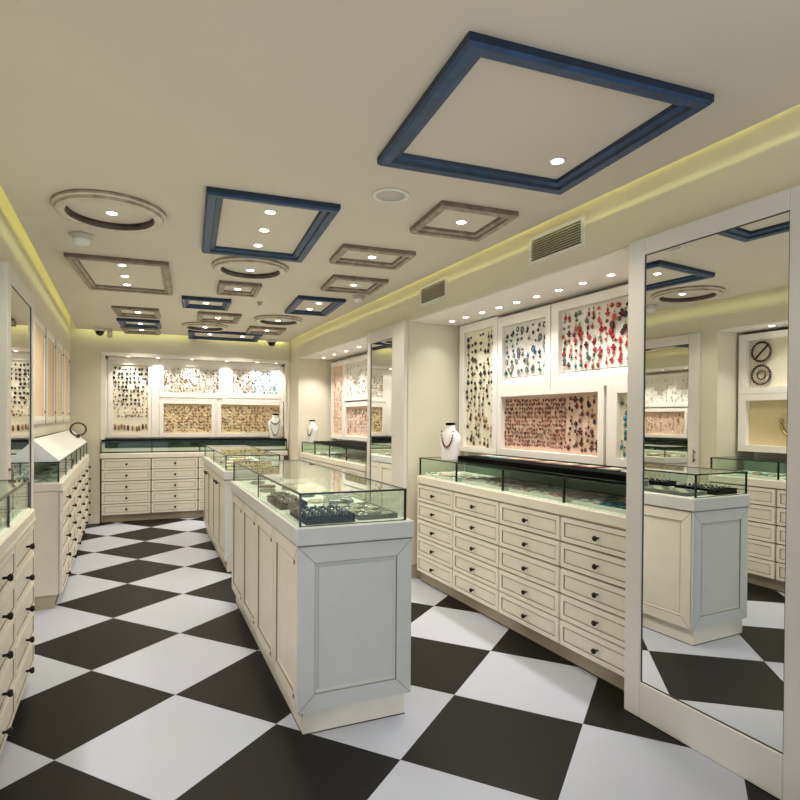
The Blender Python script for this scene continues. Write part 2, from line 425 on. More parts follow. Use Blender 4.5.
def island(loc, rz, W, Ln, ndoor, labels, knobs=False, H=1.07):
    t = thing('island_counter', labels[0], 'counter', loc, rz)
    zt, zl = .838, .92
    m = MB(); m.box(.014, W-.014, .014, Ln-.014, .1, zt, 'isl_daylit'); m.build('carcass', t)
    m = MB(); m.box(.03, W-.03, .016, Ln-.03, 0, .1, 'cream'); m.box(.028, W-.028, .014, Ln-.028, 0, .004, 'gap'); m.build('plinth', t)
    m = MB(); m.bbox(-.008, W+.006, -.008, Ln+.008, zt+.004, zl, 'isl_daylit', .004); m.box(.0, W, 0, Ln, zt, zt+.004, 'groove'); m.build('counter_slab', t)
    m = MB(); m.box(.005, W-.005, .005, Ln-.005, zl, zl+.003, 'bed'); m.build('display_bed', t)
    for y, f in ((.014, 0), (Ln-.014, PI)):
        m = MB(); frame_panel(m, W-.004, zt-.104, (0, 0, 0)); o = m.build('end_panel', t); o.location = (W/2, y, (zt+.1)/2); o.rotation_euler = (0,0,f)
    dl = (Ln-.03)/ndoor
    m = MB(); frame_panel(m, dl-.006, zt-.11, (0,0,0), ('cream','groove'), .062); dm = m.mesh('door')
    if knobs: km = KM
    else: km = knob_mesh_small()
    for k in range(ndoor):
        for x, f in ((.014, -PI/2), (W-.014, PI/2)):
            d = link('door', dm, t); d.location = (x, .015+dl*(k+.5), (zt+.1)/2); d.rotation_euler = (0,0,f)
            if knobs:
                kb = link('knob', km, d); kb.location = (dl*.32 if k % 2 else -dl*.32, .012, .30)
            else:
                # small bronze hinge pins at the door corners
                for hz in (-.31, .29):
                    mm = MB(); mm.lathe([(.0035,-.009),(.0035,.009)], (0,0,0), 'groove', 8); hp = link('hinge', mm.mesh('hinge'), d); hp.location = (dl/2-.05, -.016, hz)
    # the glass case
    g = thing('glass_case', labels[1], 'display case', (0,0,0), rz)
    g.location = (Matrix.Rotation(rz, 3, 'Z') @ Vector((.0, .0, 0)))+Vector(loc)+Vector((0,0,zl+.003))
    i0, h = .012, H-zl-.003
    a, b, c_, d_ = i0, W-i0-.022, i0, Ln-.03
    m = MB(); m.box(a, b, c_, d_, h-.008, h, 'glass'); m.build('glass_top', g)
    for nm, q in (('end_pane', (a+.008,b-.008,c_,c_+.006)), ('end_pane', (a+.008,b-.008,d_-.006,d_)), ('side_pane', (a,a+.006,c_+.008,d_-.008)), ('side_pane', (b-.006,b,c_+.008,d_-.008))):
        m = MB(); m.box(q[0],q[1],q[2],q[3],0,h-.008,'glass'); m.build(nm, g)
    for x, y in ((a,c_),(b,c_),(a,d_),(b,d_)):
        m = MB(); m.box(x-.005,x+.005,y-.005,y+.005,0,h+.001,'edge'); m.build('corner_strip', g)
    for y in ((c_+d_)/2,):
        for x in (a, b):
            m = MB(); m.box(x-.003,x+.003,y-.003,y+.003,0,h,'edge'); m.build('corner_strip', g)
    m = MB()
    for y in (c_, d_): m.box(a-.005,b+.005,y-.005,y+.005,h-.007,h+.0015,'edge')
    for x in (a, b): m.box(x-.005,x+.005,c_,d_,h-.007,h+.0015,'edge')
    for y in (c_, d_): m.box(a,b,y-.004,y+.004,0,.003,'edge')
    m.build('edge_strip', g)
    def T(x, y, z=0):
        v = Matrix.Rotation(rz, 3, 'Z') @ Vector((x, y, 0)); return (loc[0]+v.x, loc[1]+v.y, zl+.003+z)
    return T
I1R, I2R = R(-1.6), R(-2.0)
T_I1 = island((.690, 2.480, 0), I1R, .550, 2.08, 4, ('nearer cream island counter with daylight-tinted framed end panel facing the viewer', 'glass case on nearer island with black ring tray at its front corner'))
T_I2 = island((.825, 5.41, 0), I2R, .53, 2.15, 4, ('farther cream island counter with dark knobs behind the nearer island', 'glass case on farther island beyond the nearer glass case'), knobs=True, H=1.06)

# ------------------------------------------------------------------ mirrors
def mirror(name, label, w, z0, z1, fw_l, fw_r, fw_t, fw_b, loc, rz, depth=.04, bottom=0.0):
    """local: x across 0..w, faces -y; wall at y=0."""
    t = thing(name, label, 'mirror', loc, rz)
    m = MB()
    m.bbox(0, fw_l, -depth, 0, bottom, z1+fw_t, 'frame', .004); m.bbox(w-fw_r, w, -depth, 0, bottom, z1+fw_t, 'frame', .004)
    m.bbox(fw_l, w-fw_r, -depth, 0, z1, z1+fw_t, 'frame', .004); m.bbox(fw_l, w-fw_r, -depth, 0, bottom, z0, 'frame', .004)
    m.build('frame', t)
    m = MB(); a, b = fw_l, w-fw_r; q = .004
    m.rectprof(b-a, z1-z0, [(0,.001),(0,depth-.007),(q,depth-.007),(q,.001)], ['frame_dk']*4, 'xz', ((a+b)/2, 0, (z0+z1)/2)); m.build('dark_seam', t)
    m = MB(); m.box(a+q, b-q, -depth+.010, -.002, z0+q, z1-q, 'mirror'); m.build('mirror_glass', t)
    return t
# big mirror on the right: runs along -y, faces -x
mirror('wall_mirror', 'large white framed floor mirror at right reflecting the island', .86, .17, 2.178, .095, .105, .08, .17, (XR, 2.078, 0), -PI/2, depth=.05)
mirror('wall_mirror', 'narrow framed mirror on right pilaster between the two right niches', .845, .17, 2.145, .075, .25, .115, .17, (XR, 5.43, 0), -PI/2, depth=.04)
LM_ = mirror('wall_mirror', 'narrow framed mirror on left pilaster beside near left glass counter', 1.06, .17, 2.16, .11, .10, .095, .17, (XL, 3.84, 0), PI/2, depth=.042)
m = MB(); m.tube([(0,-.062,0),(0,-.062,.13)], .006, 'brown_dk'); m.box(-.008,.008,-.06,-.04,.02,.035,'brown_dk'); m.box(-.008,.008,-.06,-.04,.095,.11,'brown_dk')
o = m.build('handle', LM_); o.location = (.03, .0, 1.0)

# tall framed panels on far left wall
def tall_frame(loc, rz, w, h, label):
    t = thing('tall_wall_frame', label, 'wall panel', loc, rz, 'tall framed panels on far left wall')
    m = MB(); m.rectprof(w, h, [(0,0),(.002,.018),(.03,.026),(.062,.02),(.066,.014),(.066,0)], ['groove_grey','cream','cream','cream','groove_grey','frame'], 'xz'); m.build('frame', t)
    m = MB(); m.box(-w/2+.066, w/2-.066, -.012, 0, -h/2+.066, h/2-.066, 'warm'); m.build('panel', t)
    for z in (h/2-.1, -h/2+.1):
        mm = MB(); mm.lathe([(.010,0),(.012,-.006),(.006,-.012),(.0001,-.013)], (w/2-.05,-.022,z), 'groove', 10, 'y'); mm.build('catch', t)
    return t
for i in range(4):
    tall_frame((XL, 5.40+.80*i, 1.755), PI/2, .70, .83, 'tall white framed panel with peach insert on far left wall, %s from the near end' % ORD[i])

# ------------------------------------------------------------------ display boards
def board(label, w, h, panel, loc, rz, rails=(.05,.05,.05,.05), depth=.09, splay=.0, sill=.0):
    """local: origin at lower-left of frame, x across, front face at y=0, back at y=depth. rails l,r,t,b"""
    t = thing('display_board', label, 'display board', loc, rz)
    l, r, tp, bt = rails
    m = MB(); s_ = splay
    O = [(0,0),(w,0),(w,h),(0,h)]; I = [(l,bt),(w-r,bt),(w-r,h-tp),(l,h-tp)]
    J = [(l+s_,bt+s_*.6+sill),(w-r-s_,bt+s_*.6+sill),(w-r-s_,h-tp-s_*.6),(l+s_,h-tp-s_*.6)]
    b0 = len(m.v)
    for P, y in ((O,depth),(O,0),(I,0),(J,depth-.012)):
        for x, z in P: m.v.append((x,y,z))
    for q in range(3):
        for i in range(4):
            j=(i+1)%4; m.face((q*4+i,q*4+j,q*4+4+j,q*4+4+i), 'wall_white')
    m.face((0,1,2,3),'wall_white')
    m.build('frame', t)
    m = MB(); m.box(J[0][0], J[1][0], depth-.02, depth-.011, J[0][1], J[2][1], panel); m.build('panel', t)
    return t, (J[0][0], J[1][0], J[0][1], J[2][1]), depth-.02
# earring kinds (facing -y, hanging at origin)
def e_drop(c):
    m = MB(); m.sphere((0,-.008,.0), .006, 'gold', 5); m.sphere((0,-.009,-.026), .013, c, 6, 1, .6, 1.35); return m
def e_stud(c):
    m = MB(); m.sphere((0,-.008,-.006), .013, c, 6, 1, .6, .9); m.sphere((0,-.016,-.006), .005, 'gold', 5); return m
def e_hoop(c):
    m = MB(); m.tube([(.016*math.cos(a), -.008, -.016+.02*math.sin(a)) for a in [2*PI*i/10 for i in range(10)]], .005, c, 5, True); m.sphere((0,-.008,.006), .006, c, 5); return m
def e_cluster(c):
    m = MB()
    for dx, dz in ((0,0),(-.011,-.014),(.011,-.014),(0,-.026)): m.sphere((dx,-.008,dz), .0085, c, 5)
    return m
def e_long(c):
    m = MB(); m.sphere((0,-.008,.004), .006, c, 5); m.box(-.002,.002,-.01,-.006,-.03,0,'gold'); m.sphere((0,-.009,-.036), .011, c, 6, 1, .6, 1.6); return m
SH = {'drop': e_drop, 'stud': e_stud, 'hoop': e_hoop, 'cluster': e_cluster, 'long drop': e_long}
_em = {}
def emesh(kind, c):
    if (kind, c) not in _em: _em[kind, c] = SH[kind]('j_'+c).mesh('earring')
    return _em[kind, c]
CN = {'pale': 'pale gold', 'sky': 'pale blue', 'turquoise': 'turquoise', 'rust': 'rust brown', 'maroon': 'dark red'}
ecount = 0
rest = MB()     # everything past the three hundred largest
def toworld(loc, rz):
    return Matrix.Translation(Vector(loc)) @ Matrix.Rotation(rz, 4, 'Z')
def put(mbx, mat, src, sc=1.0):
    b = len(mbx.v)
    for v in src.v: mbx.v.append(tuple(mat @ (Vector(v)*sc)))
    for f, mi_, sm in zip(src.f, src.m, src.sm): mbx.face([b+i for i in f], src.mats[mi_], sm)
_srcs = {}
def fill(boardname, loc, rz, rect, yb, nx, nz, colors, kinds, stuff=False, sc=1.0, group=None, skip=.0, jit=.5, shape=None, colfn=None, rowmargin=.03, scfn=None):
    global ecount
    x0, x1, z0, z1 = rect
    W = toworld(loc, rz)
    for j in range(nz):
        for i in range(nx):
            if random.random() < skip: continue
            u, v = (i+.5)/nx, (j+.5)/nz
            if shape and not shape(u, v): continue
            c = colfn(u, v) if colfn else random.choice(colors)
            k = random.choice(kinds)
            x = x0+(x1-x0)*u+random.uniform(-jit, jit)*(x1-x0)/nx*.6
            z = z1-rowmargin-(z1-z0-rowmargin*1.6)*v+random.uniform(-jit, jit)*(z1-z0)/nz*.3+.018
            s_ = sc*random.uniform(.85, 1.2)*(scfn(u, v) if scfn else 1)
            mat = W @ Matrix.Translation((x, yb, z))
            if stuff:
                if (k, c) not in _srcs: _srcs[k, c] = low(k, c)
                put(rest, mat, _srcs[k, c], s_)
            else:
                o = link('earring', emesh(k, c)); o.matrix_world = mat; o.scale = (s_, s_, s_); ecount += 1
                tag(o, '%s %s earring, %s, row %s, column %s' % (CN.get(c, c), k, boardname, ORD[j], ORD[i]), 'earring', group)
def low(k, c):
    m = MB(); c = 'j_'+c
    if k == 'long drop': m.sphere((0,-.008,-.02), .012, c, 4, .8, .5, 2.2)
    elif k == 'hoop': m.sphere((0,-.008,-.014), .015, c, 4, 1, .4, 1)
    elif k == 'cluster': m.sphere((-.008,-.007,-.006), .01, c, 4, 1, .6, 1); m.sphere((.008,-.007,-.018), .01, c, 4, 1, .6, 1)
    else: m.sphere((0,-.008,-.012), .013, c, 4, 1, .6, 1.2)
    return m

# --- near right niche boards: local x runs toward camera (-y world); front plane X=2.74
BX = 2.735
def rloc(y, z): return (BX, y, z)
RZ = -PI/2
t, rc, yb = board('tall ivory board of black earrings at left of near right niche', .585, 1.12, 'panel_ivory', rloc(4.52, 1.12), RZ, (.075,.065,.07,.045), .05)
def shp(u, v): return True
fill('tall black board', rloc(4.52,1.12), RZ, rc, yb, 7, 15, ['black'], ['drop','stud','long drop','cluster'], sc=1.0, group='earrings on the tall black board', skip=.12,
     colfn=lambda u, v: random.choice(['black','black','black','brown'] if v < .6 else ['brown','gold','grey','black']))
t, rc, yb = board('white board of blue and black earrings, upper middle of near right niche', .64, .60, 'panel_white', rloc(3.925, 1.62), RZ, (.06,.055,.075,.065), .055, sill=.05)
fill('upper blue board', rloc(3.925,1.62), RZ, rc, yb, 8, 9, ['blue'], ['stud','drop','hoop','cluster'], sc=.85, group='earrings on the upper blue board', skip=.08,
     colfn=lambda u, v: random.choice(['black','teal','grey','black'] if v < .3 else (['blue','turquoise','grey','sky'] if v < .62 else ['grey','green','sky','grey'])))
t, rc, yb = board('white board of red and pink earrings, upper right of near right niche', 1.14, .60, 'panel_white', rloc(3.275, 1.62), RZ, (.075,.07,.06,.065), .055, sill=.05)
fill('upper red board', rloc(3.275,1.62), RZ, (rc[0], rc[0]+.62, rc[2], rc[3]), yb, 11, 9, ['red'], ['drop','stud','cluster','long drop'], sc=1.0, group='earrings on the upper red board', skip=.05,
     colfn=lambda u, v: ('black' if u > .93 and v < .4 else random.choice(['red','red','pink','maroon'] if u > .68 else ['pink','red','rust','green','maroon'])), scfn=lambda u, v: (1.35 if u > .7 and v < .45 else (1.2 if .25 < u < .4 and v < .5 else .9)))
RS = ecount
t, rc, yb = board('peach board of small brown earrings, lower middle of near right niche', 1.155, .50, 'panel_pink', rloc(3.925, 1.12), RZ, (.045,.05,.035,.05), .07)
W_ = rc[1]-rc[0]
fill('', rloc(3.925,1.12), RZ, (rc[0], rc[0]+W_*.68, rc[2], rc[3]), yb, 24, 12, ['rust'], ['drop','stud','cluster'], stuff=True, sc=.8, skip=.08, colfn=lambda u, v: random.choice(['rust','brown','taupe','taupe','rust']))
fill('lower peach board', rloc(3.925,1.12), RZ, (rc[0]+W_*.69, rc[1], rc[2], rc[3]), yb, 6, 9, ['brown'], ['drop','stud','cluster','long drop'], sc=.95, group='earrings on the lower peach board', skip=.08,
     colfn=lambda u, v: random.choice(['brown','maroon','black','maroon']))
t, rc, yb = board('ivory board of teal earrings, lower right of near right niche beside large mirror', .62, .50, 'panel_ivory', rloc(2.745, 1.12), RZ, (.085,.05,.05,.05), .055)
fill('lower teal board', rloc(2.745,1.12), RZ, (rc[0], rc[0]+.14, rc[2], rc[3]), yb, 2, 8, ['teal'], ['drop','long drop'], sc=1.0, group='earrings on the lower teal board', colfn=lambda u, v: random.choice(['teal','green','turquoise']))
# --- far right niche boards (bright, pale)
def r1(y, z): return (BX-.02, y, z)
specs = [('tall pale board of tiny earrings at far end of far right niche', 8.06, 1.12, .55, 1.08, 4, 18, ['pale','white','rose','rose']),
         ('pale upper board in far right niche beside pilaster mirror', 7.50, 1.64, 1.9, .56, 18, 6, ['white','pale','rose','pale']),
         ('pale lower board in far right niche, next to tall far board', 7.50, 1.12, .92, .50, 9, 8, ['taupe','pale','rose','white']),
         ('pale lower board in far right niche nearest the pilaster mirror', 6.57, 1.12, .96, .50, 9, 8, ['taupe','pale','rose'])]
for lb, y, z, w, h, nx, nz, cs in specs:
    t, rc, yb = board(lb, w, h, 'panel_white' if z > 1.5 else 'panel_pink', r1(y, z), RZ, (.05,.05,.06,.05), .05)
    fill('', r1(y,z), RZ, rc, yb, nx, nz, cs, ['drop','stud','long drop'], stuff=True, sc=1.0, skip=.1)
# --- back wall boards
def bloc(x, z): p = bl(x, .33); return (p[0], p[1], z)
def bshape(u, v): return True
t, rc, yb = board('tall back wall board with black earrings narrowing to a point, far left', .55, 1.06, 'panel_ivory', bloc(-.20, 1.12), BROT, (.06,.04,.05,.05), .05)
fill('', bloc(-.20,1.12), BROT, rc, yb, 9, 15, ['black'], ['stud','drop'], stuff=True, sc=1.2, jit=.4, shape=lambda u, v: v < .62 and abs(u-.5) < .56-.62*max(0, v-.1), skip=.12)
fill('', bloc(-.20,1.12), BROT, rc, yb, 10, 18, ['brown'], ['stud'], stuff=True, sc=.9, shape=lambda u, v: v < .78 and not (v < .62 and abs(u-.5) < .5-.62*max(0, v-.1)), colfn=lambda u, v: random.choice(['taupe','gold','pale','brown']), skip=.15)
fill('', bloc(-.20,1.12), BROT, rc, yb, 10, 6, ['brown'], ['long drop'], stuff=True, sc=1.5, shape=lambda u, v: v > .8, colfn=lambda u, v: random.choice(['taupe','gold','brown']))
for lb, x, z, w, h, nx, nz, cs, pn in (
    ('pale upper middle board on back wall', .455, 1.69, .86, .50, 18, 8, ['pale','taupe','pale','gold','white'], 'panel_white'),
    ('upper right board on back wall with pink and turquoise earrings', 1.41, 1.70, .77, .51, 15, 8, None, 'panel_white'),
    ('tan lower middle board on back wall', .455, 1.12, .76, .53, 17, 9, ['taupe','pale','gold','pale','taupe'], 'panel_tan'),
    ('wide tan lower right board on back wall behind necklace bust', 1.245, 1.12, .98, .53, 22, 9, ['taupe','gold','pale','pale','taupe'], 'panel_tan')):
    t, rc, yb = board(lb, w, h, pn, bloc(x, z), BROT, (.055,.05,.05,.055), .05)
    fill('', bloc(x,z), BROT, rc, yb, nx, nz, cs, ['drop','stud','cluster'], stuff=True, sc=1.05, skip=.12,
         colfn=None if cs else (lambda u, v: random.choice(['rose','taupe','rose','brown','pale']) if u < .45 else random.choice(['turquoise','sky','pale','sky','sky'])))
# --- near left niche boards (seen in the big mirror); local x runs +y
LB = -.88
LZ = PI/2
for lb, y, z, w, h, pn in (('upper board in near left niche with two dark wreath bracelets', 2.55, 1.66, 1.09, .56, 'panel_ivory'), ('lower board in near left niche with gold collar', 2.55, 1.12, 1.09, .538, 'panel_tan'),
                       ('upper board in near left niche, nearest the shopfront', 1.30, 1.66, 1.22, .56, 'panel_ivory'), ('lower board in near left niche, nearest the shopfront', 1.30, 1.12, 1.22, .538, 'panel_tan')):
    t, rc, yb = board(lb, w, h, pn, (LB, y, z), LZ, (.07,.07,.06,.06), .085)
    fill('', (LB,y,z), LZ, rc, yb, 8, 5, ['gold','brown','grey','rust'], ['drop','long drop'], stuff=True, sc=1.0, skip=.35, shape=(lambda u, v: u < .68))
Wl = toworld((LB, 2.55, 1.66), LZ)
for i, zc in enumerate((.39, .175)):
    m = MB(); m.tube([(.088*math.cos(a), 0, .088*math.sin(a)) for a in [2*PI*q/24 for q in range(24)]], .004, 'j_black', 6, True)
    for q in range(24):
        a = 2*PI*q/24; m.sphere((.088*math.cos(a), -.006, .088*math.sin(a)), .0115, 'j_black' if q % 2 else 'j_brown', 5)
    if i == 0: m.tube([(-.06,0,.06),(.06,0,-.06)], .008, 'j_black', 6)
    else: m.tube([(.04*math.cos(a), 0, .04*math.sin(a)) for a in [2*PI*q/12 for q in range(12)]], .007, 'j_brown', 6, True)
    o = m.build('wreath_bracelet'); o.matrix_world = Wl @ Matrix.Translation((.905, .052, zc))
    tag(o, 'dark beaded wreath bracelet with %s, pinned on upper near left board' % ('a crossing bar' if i == 0 else 'an inner ring'), 'bracelet')
m = MB(); m.tube([(.10*math.cos(a), 0, .12*math.sin(a)) for a in [PI*.6+PI*1.5*q/20 for q in range(21)]], .014, 'gold', 8)
o = m.build('gold_collar'); o.matrix_world = toworld((LB, 2.55, 1.12), LZ) @ Matrix.Translation((.62, .05, .27)); tag(o, 'curved gold collar pinned on lower near left board', 'necklace')
# the rest of the earrings, past the three hundred largest
o = rest.build('earrings'); tag(o, 'small earrings covering the far and lower display boards', 'earring', kind='stuff')

k5 = 5
for x0, x1, z0, z1 in ((.353, .452, 1.12, 2.19), (.457, 1.313, 1.653, 1.687), (1.318, 1.407, 1.69, 2.19), (1.218, 1.242, 1.12, 1.65), (1.243, 2.2, 1.653, 1.697), (-.2, .452, 2.182, 2.232), (.455, 1.408, 2.192, 2.232), (1.41, 2.2, 2.212, 2.232), (-.27, -.203, 1.12, 2.19), (2.182, 2.235, 1.66, 2.19)):
    o = struct('trim_%d' % k5, MB().box(x0, x1, .335, .51, z0, z1, 'wall_white')); k5 += 1
    o.location = (-.265*(1-math.cos(BROT)), YB+.265*math.sin(BROT), 0); o.rotation_euler = (0,0,BROT)
# ------------------------------------------------------------------ ceiling mouldings
FB = .036
def ceil_rect(label, c, w, h, rot, kind, bw):
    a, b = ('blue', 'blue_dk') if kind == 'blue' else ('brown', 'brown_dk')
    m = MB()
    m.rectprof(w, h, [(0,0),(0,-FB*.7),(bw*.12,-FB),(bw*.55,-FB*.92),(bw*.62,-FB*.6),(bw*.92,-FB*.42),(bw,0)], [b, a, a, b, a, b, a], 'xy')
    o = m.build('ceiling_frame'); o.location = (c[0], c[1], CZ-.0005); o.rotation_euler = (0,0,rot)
    return tag(o, label, 'ceiling moulding')
def ceil_ring(label, c, d):
    m = MB(); r = d/2
    m.ringprof([(r,0),(r,-FB*.45),(r-.012,-FB*.6),(r-.018,-FB),(r-.062,-FB),(r-.07,-FB*.7),(r-.07,0)], 0, 0, 56, ['brown','ringw','brown','ringw','ringd','ringd','ringw'], (1, 1.06))
    o = m.build('ceiling_ring'); o.location = (c[0], c[1], CZ-.0005)
    return tag(o, label, 'ceiling moulding')
KS = (CZ-FB*.5-1.4)/1.16     # ceiling measures taken at z=2.56
def cs(x, y): return (x*KS, y*KS)
CR = R(-5.5)
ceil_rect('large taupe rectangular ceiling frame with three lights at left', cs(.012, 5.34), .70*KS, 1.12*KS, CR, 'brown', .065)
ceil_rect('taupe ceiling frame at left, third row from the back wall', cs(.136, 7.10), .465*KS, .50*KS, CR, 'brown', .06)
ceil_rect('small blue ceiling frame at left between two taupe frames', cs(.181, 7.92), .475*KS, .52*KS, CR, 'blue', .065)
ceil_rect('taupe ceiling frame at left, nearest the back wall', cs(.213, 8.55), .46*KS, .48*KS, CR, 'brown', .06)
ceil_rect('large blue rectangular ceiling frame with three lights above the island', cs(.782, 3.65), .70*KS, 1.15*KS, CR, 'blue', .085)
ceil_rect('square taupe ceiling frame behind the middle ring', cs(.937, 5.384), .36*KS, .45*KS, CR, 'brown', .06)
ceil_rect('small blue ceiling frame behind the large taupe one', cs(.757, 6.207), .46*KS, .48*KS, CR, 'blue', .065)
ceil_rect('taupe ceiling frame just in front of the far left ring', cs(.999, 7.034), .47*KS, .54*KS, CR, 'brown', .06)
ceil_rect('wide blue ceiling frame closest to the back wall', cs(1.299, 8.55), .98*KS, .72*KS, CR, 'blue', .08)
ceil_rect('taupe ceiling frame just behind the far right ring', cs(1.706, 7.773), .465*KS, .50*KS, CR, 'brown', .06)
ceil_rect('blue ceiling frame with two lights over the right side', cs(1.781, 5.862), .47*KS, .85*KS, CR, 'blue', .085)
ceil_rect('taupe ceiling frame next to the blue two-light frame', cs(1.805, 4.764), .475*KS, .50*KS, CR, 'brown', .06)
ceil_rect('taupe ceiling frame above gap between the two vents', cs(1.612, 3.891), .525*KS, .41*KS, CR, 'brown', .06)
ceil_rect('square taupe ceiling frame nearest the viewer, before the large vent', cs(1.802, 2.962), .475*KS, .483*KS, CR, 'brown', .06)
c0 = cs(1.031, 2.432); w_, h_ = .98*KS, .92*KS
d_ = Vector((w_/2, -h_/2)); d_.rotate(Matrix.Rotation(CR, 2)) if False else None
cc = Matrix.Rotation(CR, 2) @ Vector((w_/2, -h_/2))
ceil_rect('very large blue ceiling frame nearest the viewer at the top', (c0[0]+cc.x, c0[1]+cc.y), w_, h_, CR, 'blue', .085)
ceil_ring('large round ceiling ring nearest the viewer at left', cs(-.068, 3.718), .59*KS)
ceil_ring('round ceiling ring just behind the large blue frame', cs(.892, 4.61), .58*KS)
ceil_ring('round ceiling ring at far left before the wide blue frame', cs(.94, 7.80), .57*KS)
ceil_ring('round ceiling ring at far right behind the two-light blue frame', cs(1.659, 6.88), .56*KS)

# ------------------------------------------------------------------ downlights
def lens_mesh():
    m = MB(); m.lathe([(.0001,-.004),(.034,-.004),(.034,-.001)], (0,0,0), 'lamp', 20, smooth=False); return m.mesh('lens')
def trim_mesh():
    m = MB(); m.ringprof([(.052,0),(.05,-.006),(.036,-.004),(.034,0)], 0, 0, 20, ['chrome']*4); return m.mesh('trim_ring')
LM, TM = lens_mesh(), trim_mesh()
lamp_data = {}
def lamp(energy, colr, angle, blend, rad):
    k = (energy, colr, angle)
    if k not in lamp_data:
        l = bpy.data.lights.new('spot_lamp', 'SPOT'); l.energy = energy; l.color = colr; l.spot_size = R(angle); l.spot_blend = blend; l.shadow_soft_size = rad; lamp_data[k] = l
    return lamp_data[k]
WARM = (1.0, .92, .78)
NEUT = (1.0, .96, .91)
def downlight(loc, label, group, energy=14, colr=WARM, angle=125, tilt=None, sc=1.0):
    t = thing('downlight', label, 'light', loc, 0, group)
    t.scale = (sc, sc, sc)
    link('trim_ring', TM, t); link('lens', LM, t)
    o = bpy.data.objects.new('spot_lamp', lamp(energy, colr, angle, .8, .035)); col.objects.link(o)
    o.location = (loc[0], loc[1], loc[2]-.02)
    if tilt: o.rotation_euler = tilt
    return t
CL = [(112,213,'inside the large left ring'),(0,0,0)]
cls = [((-.063,3.77),'inside the large left ring'), ((-.013,5.019),'nearest of three in the large taupe frame'), ((.006,5.399),'middle of three in the large taupe frame'), ((.025,5.738),'farthest of three in the large taupe frame'),
 ((.756,3.342),'nearest of three in the large blue frame'), ((.793,3.678),'middle of three in the large blue frame'), ((.827,4.018),'farthest of three in the large blue frame'), ((.908,4.719),'inside the middle ring'),
 ((.942,5.463),'in taupe frame behind the middle ring'), ((.764,6.279),'in small blue frame behind large taupe frame'), ((1.006,7.154),'in taupe frame before the far left ring'), ((.958,7.969),'inside the far left ring'),
 ((1.552,8.60),'right one in the wide blue frame at the back'), ((1.10,8.60),'left one in the wide blue frame at the back'), ((1.685,7.009),'inside the far right ring'), ((1.736,7.854),'in taupe frame behind the far right ring'), ((1.804,5.75),'nearer of two in the right blue frame'), ((1.809,6.101),'farther of two in the right blue frame'),
 ((1.827,4.822),'in taupe frame beside the two-light blue frame'), ((1.633,3.934),'in taupe frame between the vents'), ((1.819,2.998),'in square taupe frame nearest the viewer'), ((1.78,2.10),'in very large blue frame at the top'),
 ((.145,7.19),'in left taupe frame third from back'), ((.19,8.03),'in left small blue frame'), ((.22,8.62),'in left taupe frame nearest the back')]
K2 = (CZ-1.4)/1.18
for (x, y), w in cls: downlight((x*K2, y*K2, CZ), 'round ceiling downlight '+w, 'ceiling downlights', 17, sc=.74)
for i, y in enumerate((4.367, 4.147, 3.902, 3.67, 3.451, 3.226, 3.0, 2.78, 2.55, 2.30)):
    downlight((2.565, y, NZ-.012), 'bright niche spotlight in near right soffit, %s from the far end' % ORD[i], 'niche spotlights', 4.5 if i == 0 else 10.5, NEUT, 110, (0, R(10), 0), sc=.62)
for i, y in enumerate((7.8, 7.35, 6.9, 6.45, 6.0)):
    downlight((2.52, y, NZ-.012), 'niche spotlight in far right soffit, %s from the far end' % ORD[i], 'niche spotlights', 24, NEUT, 110, (0, R(10), 0), sc=.62)
for i, y in enumerate((3.25, 2.9, 2.55, 2.2, 1.8, 1.4)):
    downlight((-.755, y, NZ-.012), 'niche spotlight in near left soffit, %s from the far end' % ORD[i], 'niche spotlights', 13, NEUT, 110, (0, R(-10), 0), sc=.7)
for i, x in enumerate((.06, .43, .88, 1.36, 1.80, 2.08)):
    p = bl(x, .20); downlight((p[0], p[1], 2.234), 'back niche spotlight, %s from the left' % ORD[i], 'niche spotlights', 12, NEUT, 110, (R(10), 0, 0), sc=.6)

# ------------------------------------------------------------------ ceiling devices
def smoke(label, loc, s_):
    t = thing('smoke_detector', label, 'detector', loc)
    m = MB(); m.lathe([(.06*s_,0),(.06*s_,-.012),(.052*s_,-.02)], (0,0,0), 'plastic_gr', 24); m.build('base', t)
    m = MB(); m.lathe([(.046*s_,-.02),(.044*s_,-.045*s_),(.03*s_,-.056*s_),(.0001,-.06*s_)], (0,0,0), 'plastic', 24); m.build('cover', t)
smoke('white smoke detector on ceiling below the large left ring', (-.248*K2, 4.30*K2, CZ), 1.15)
smoke('white smoke detector on ceiling beside the right cove', (2.04*K2, 5.25*K2, CZ), 1.0)
t = thing('ceiling_speaker', 'flat round ceiling speaker right of the large blue frame', 'speaker', (1.247*.975, 2.755*.975, CZ))
m = MB(); m.ringprof([(.095,0),(.093,-.008),(.075,-.008),(.072,0)], 0, 0, 32, ['plastic']*4); m.build('rim', t)
m = MB(); m.lathe([(.073,0),(.073,-.005),(.0001,-.005)], (0,0,0), 'plastic_gr', 28); m.build('grille', t)
m = MB(); m.lathe([(.03,0),(.03,-.006),(.012,-.012),(.012,-.026),(.02,-.03),(.0001,-.031)], (0,0,0), 'plastic_gr', 16)
o = m.build('sprinkler'); o.location = (1.25*K2, 5.97*K2, CZ); tag(o, 'small grey sprinkler head on the ceiling right of the taupe square', 'sprinkler')
def cctv(label, loc):
    t = thing('security_camera', label, 'camera', loc)
    m = MB(); m.lathe([(.075,0),(.075,-.03),(.065,-.036)], (0,0,0), 'plastic', 24); m.build('base', t)
    m = MB(); m.lathe([(.052,-.036),(.05,-.06),(.036,-.083),(.016,-.094),(.0001,-.096)], (0,0,0), 'domeblk', 20); m.build('dome', t)
cctv('black security dome camera on ceiling at back left corner', (-.275, 8.36, CZ)); cctv('black security dome camera on ceiling at back right corner', (1.93, 8.40, CZ))
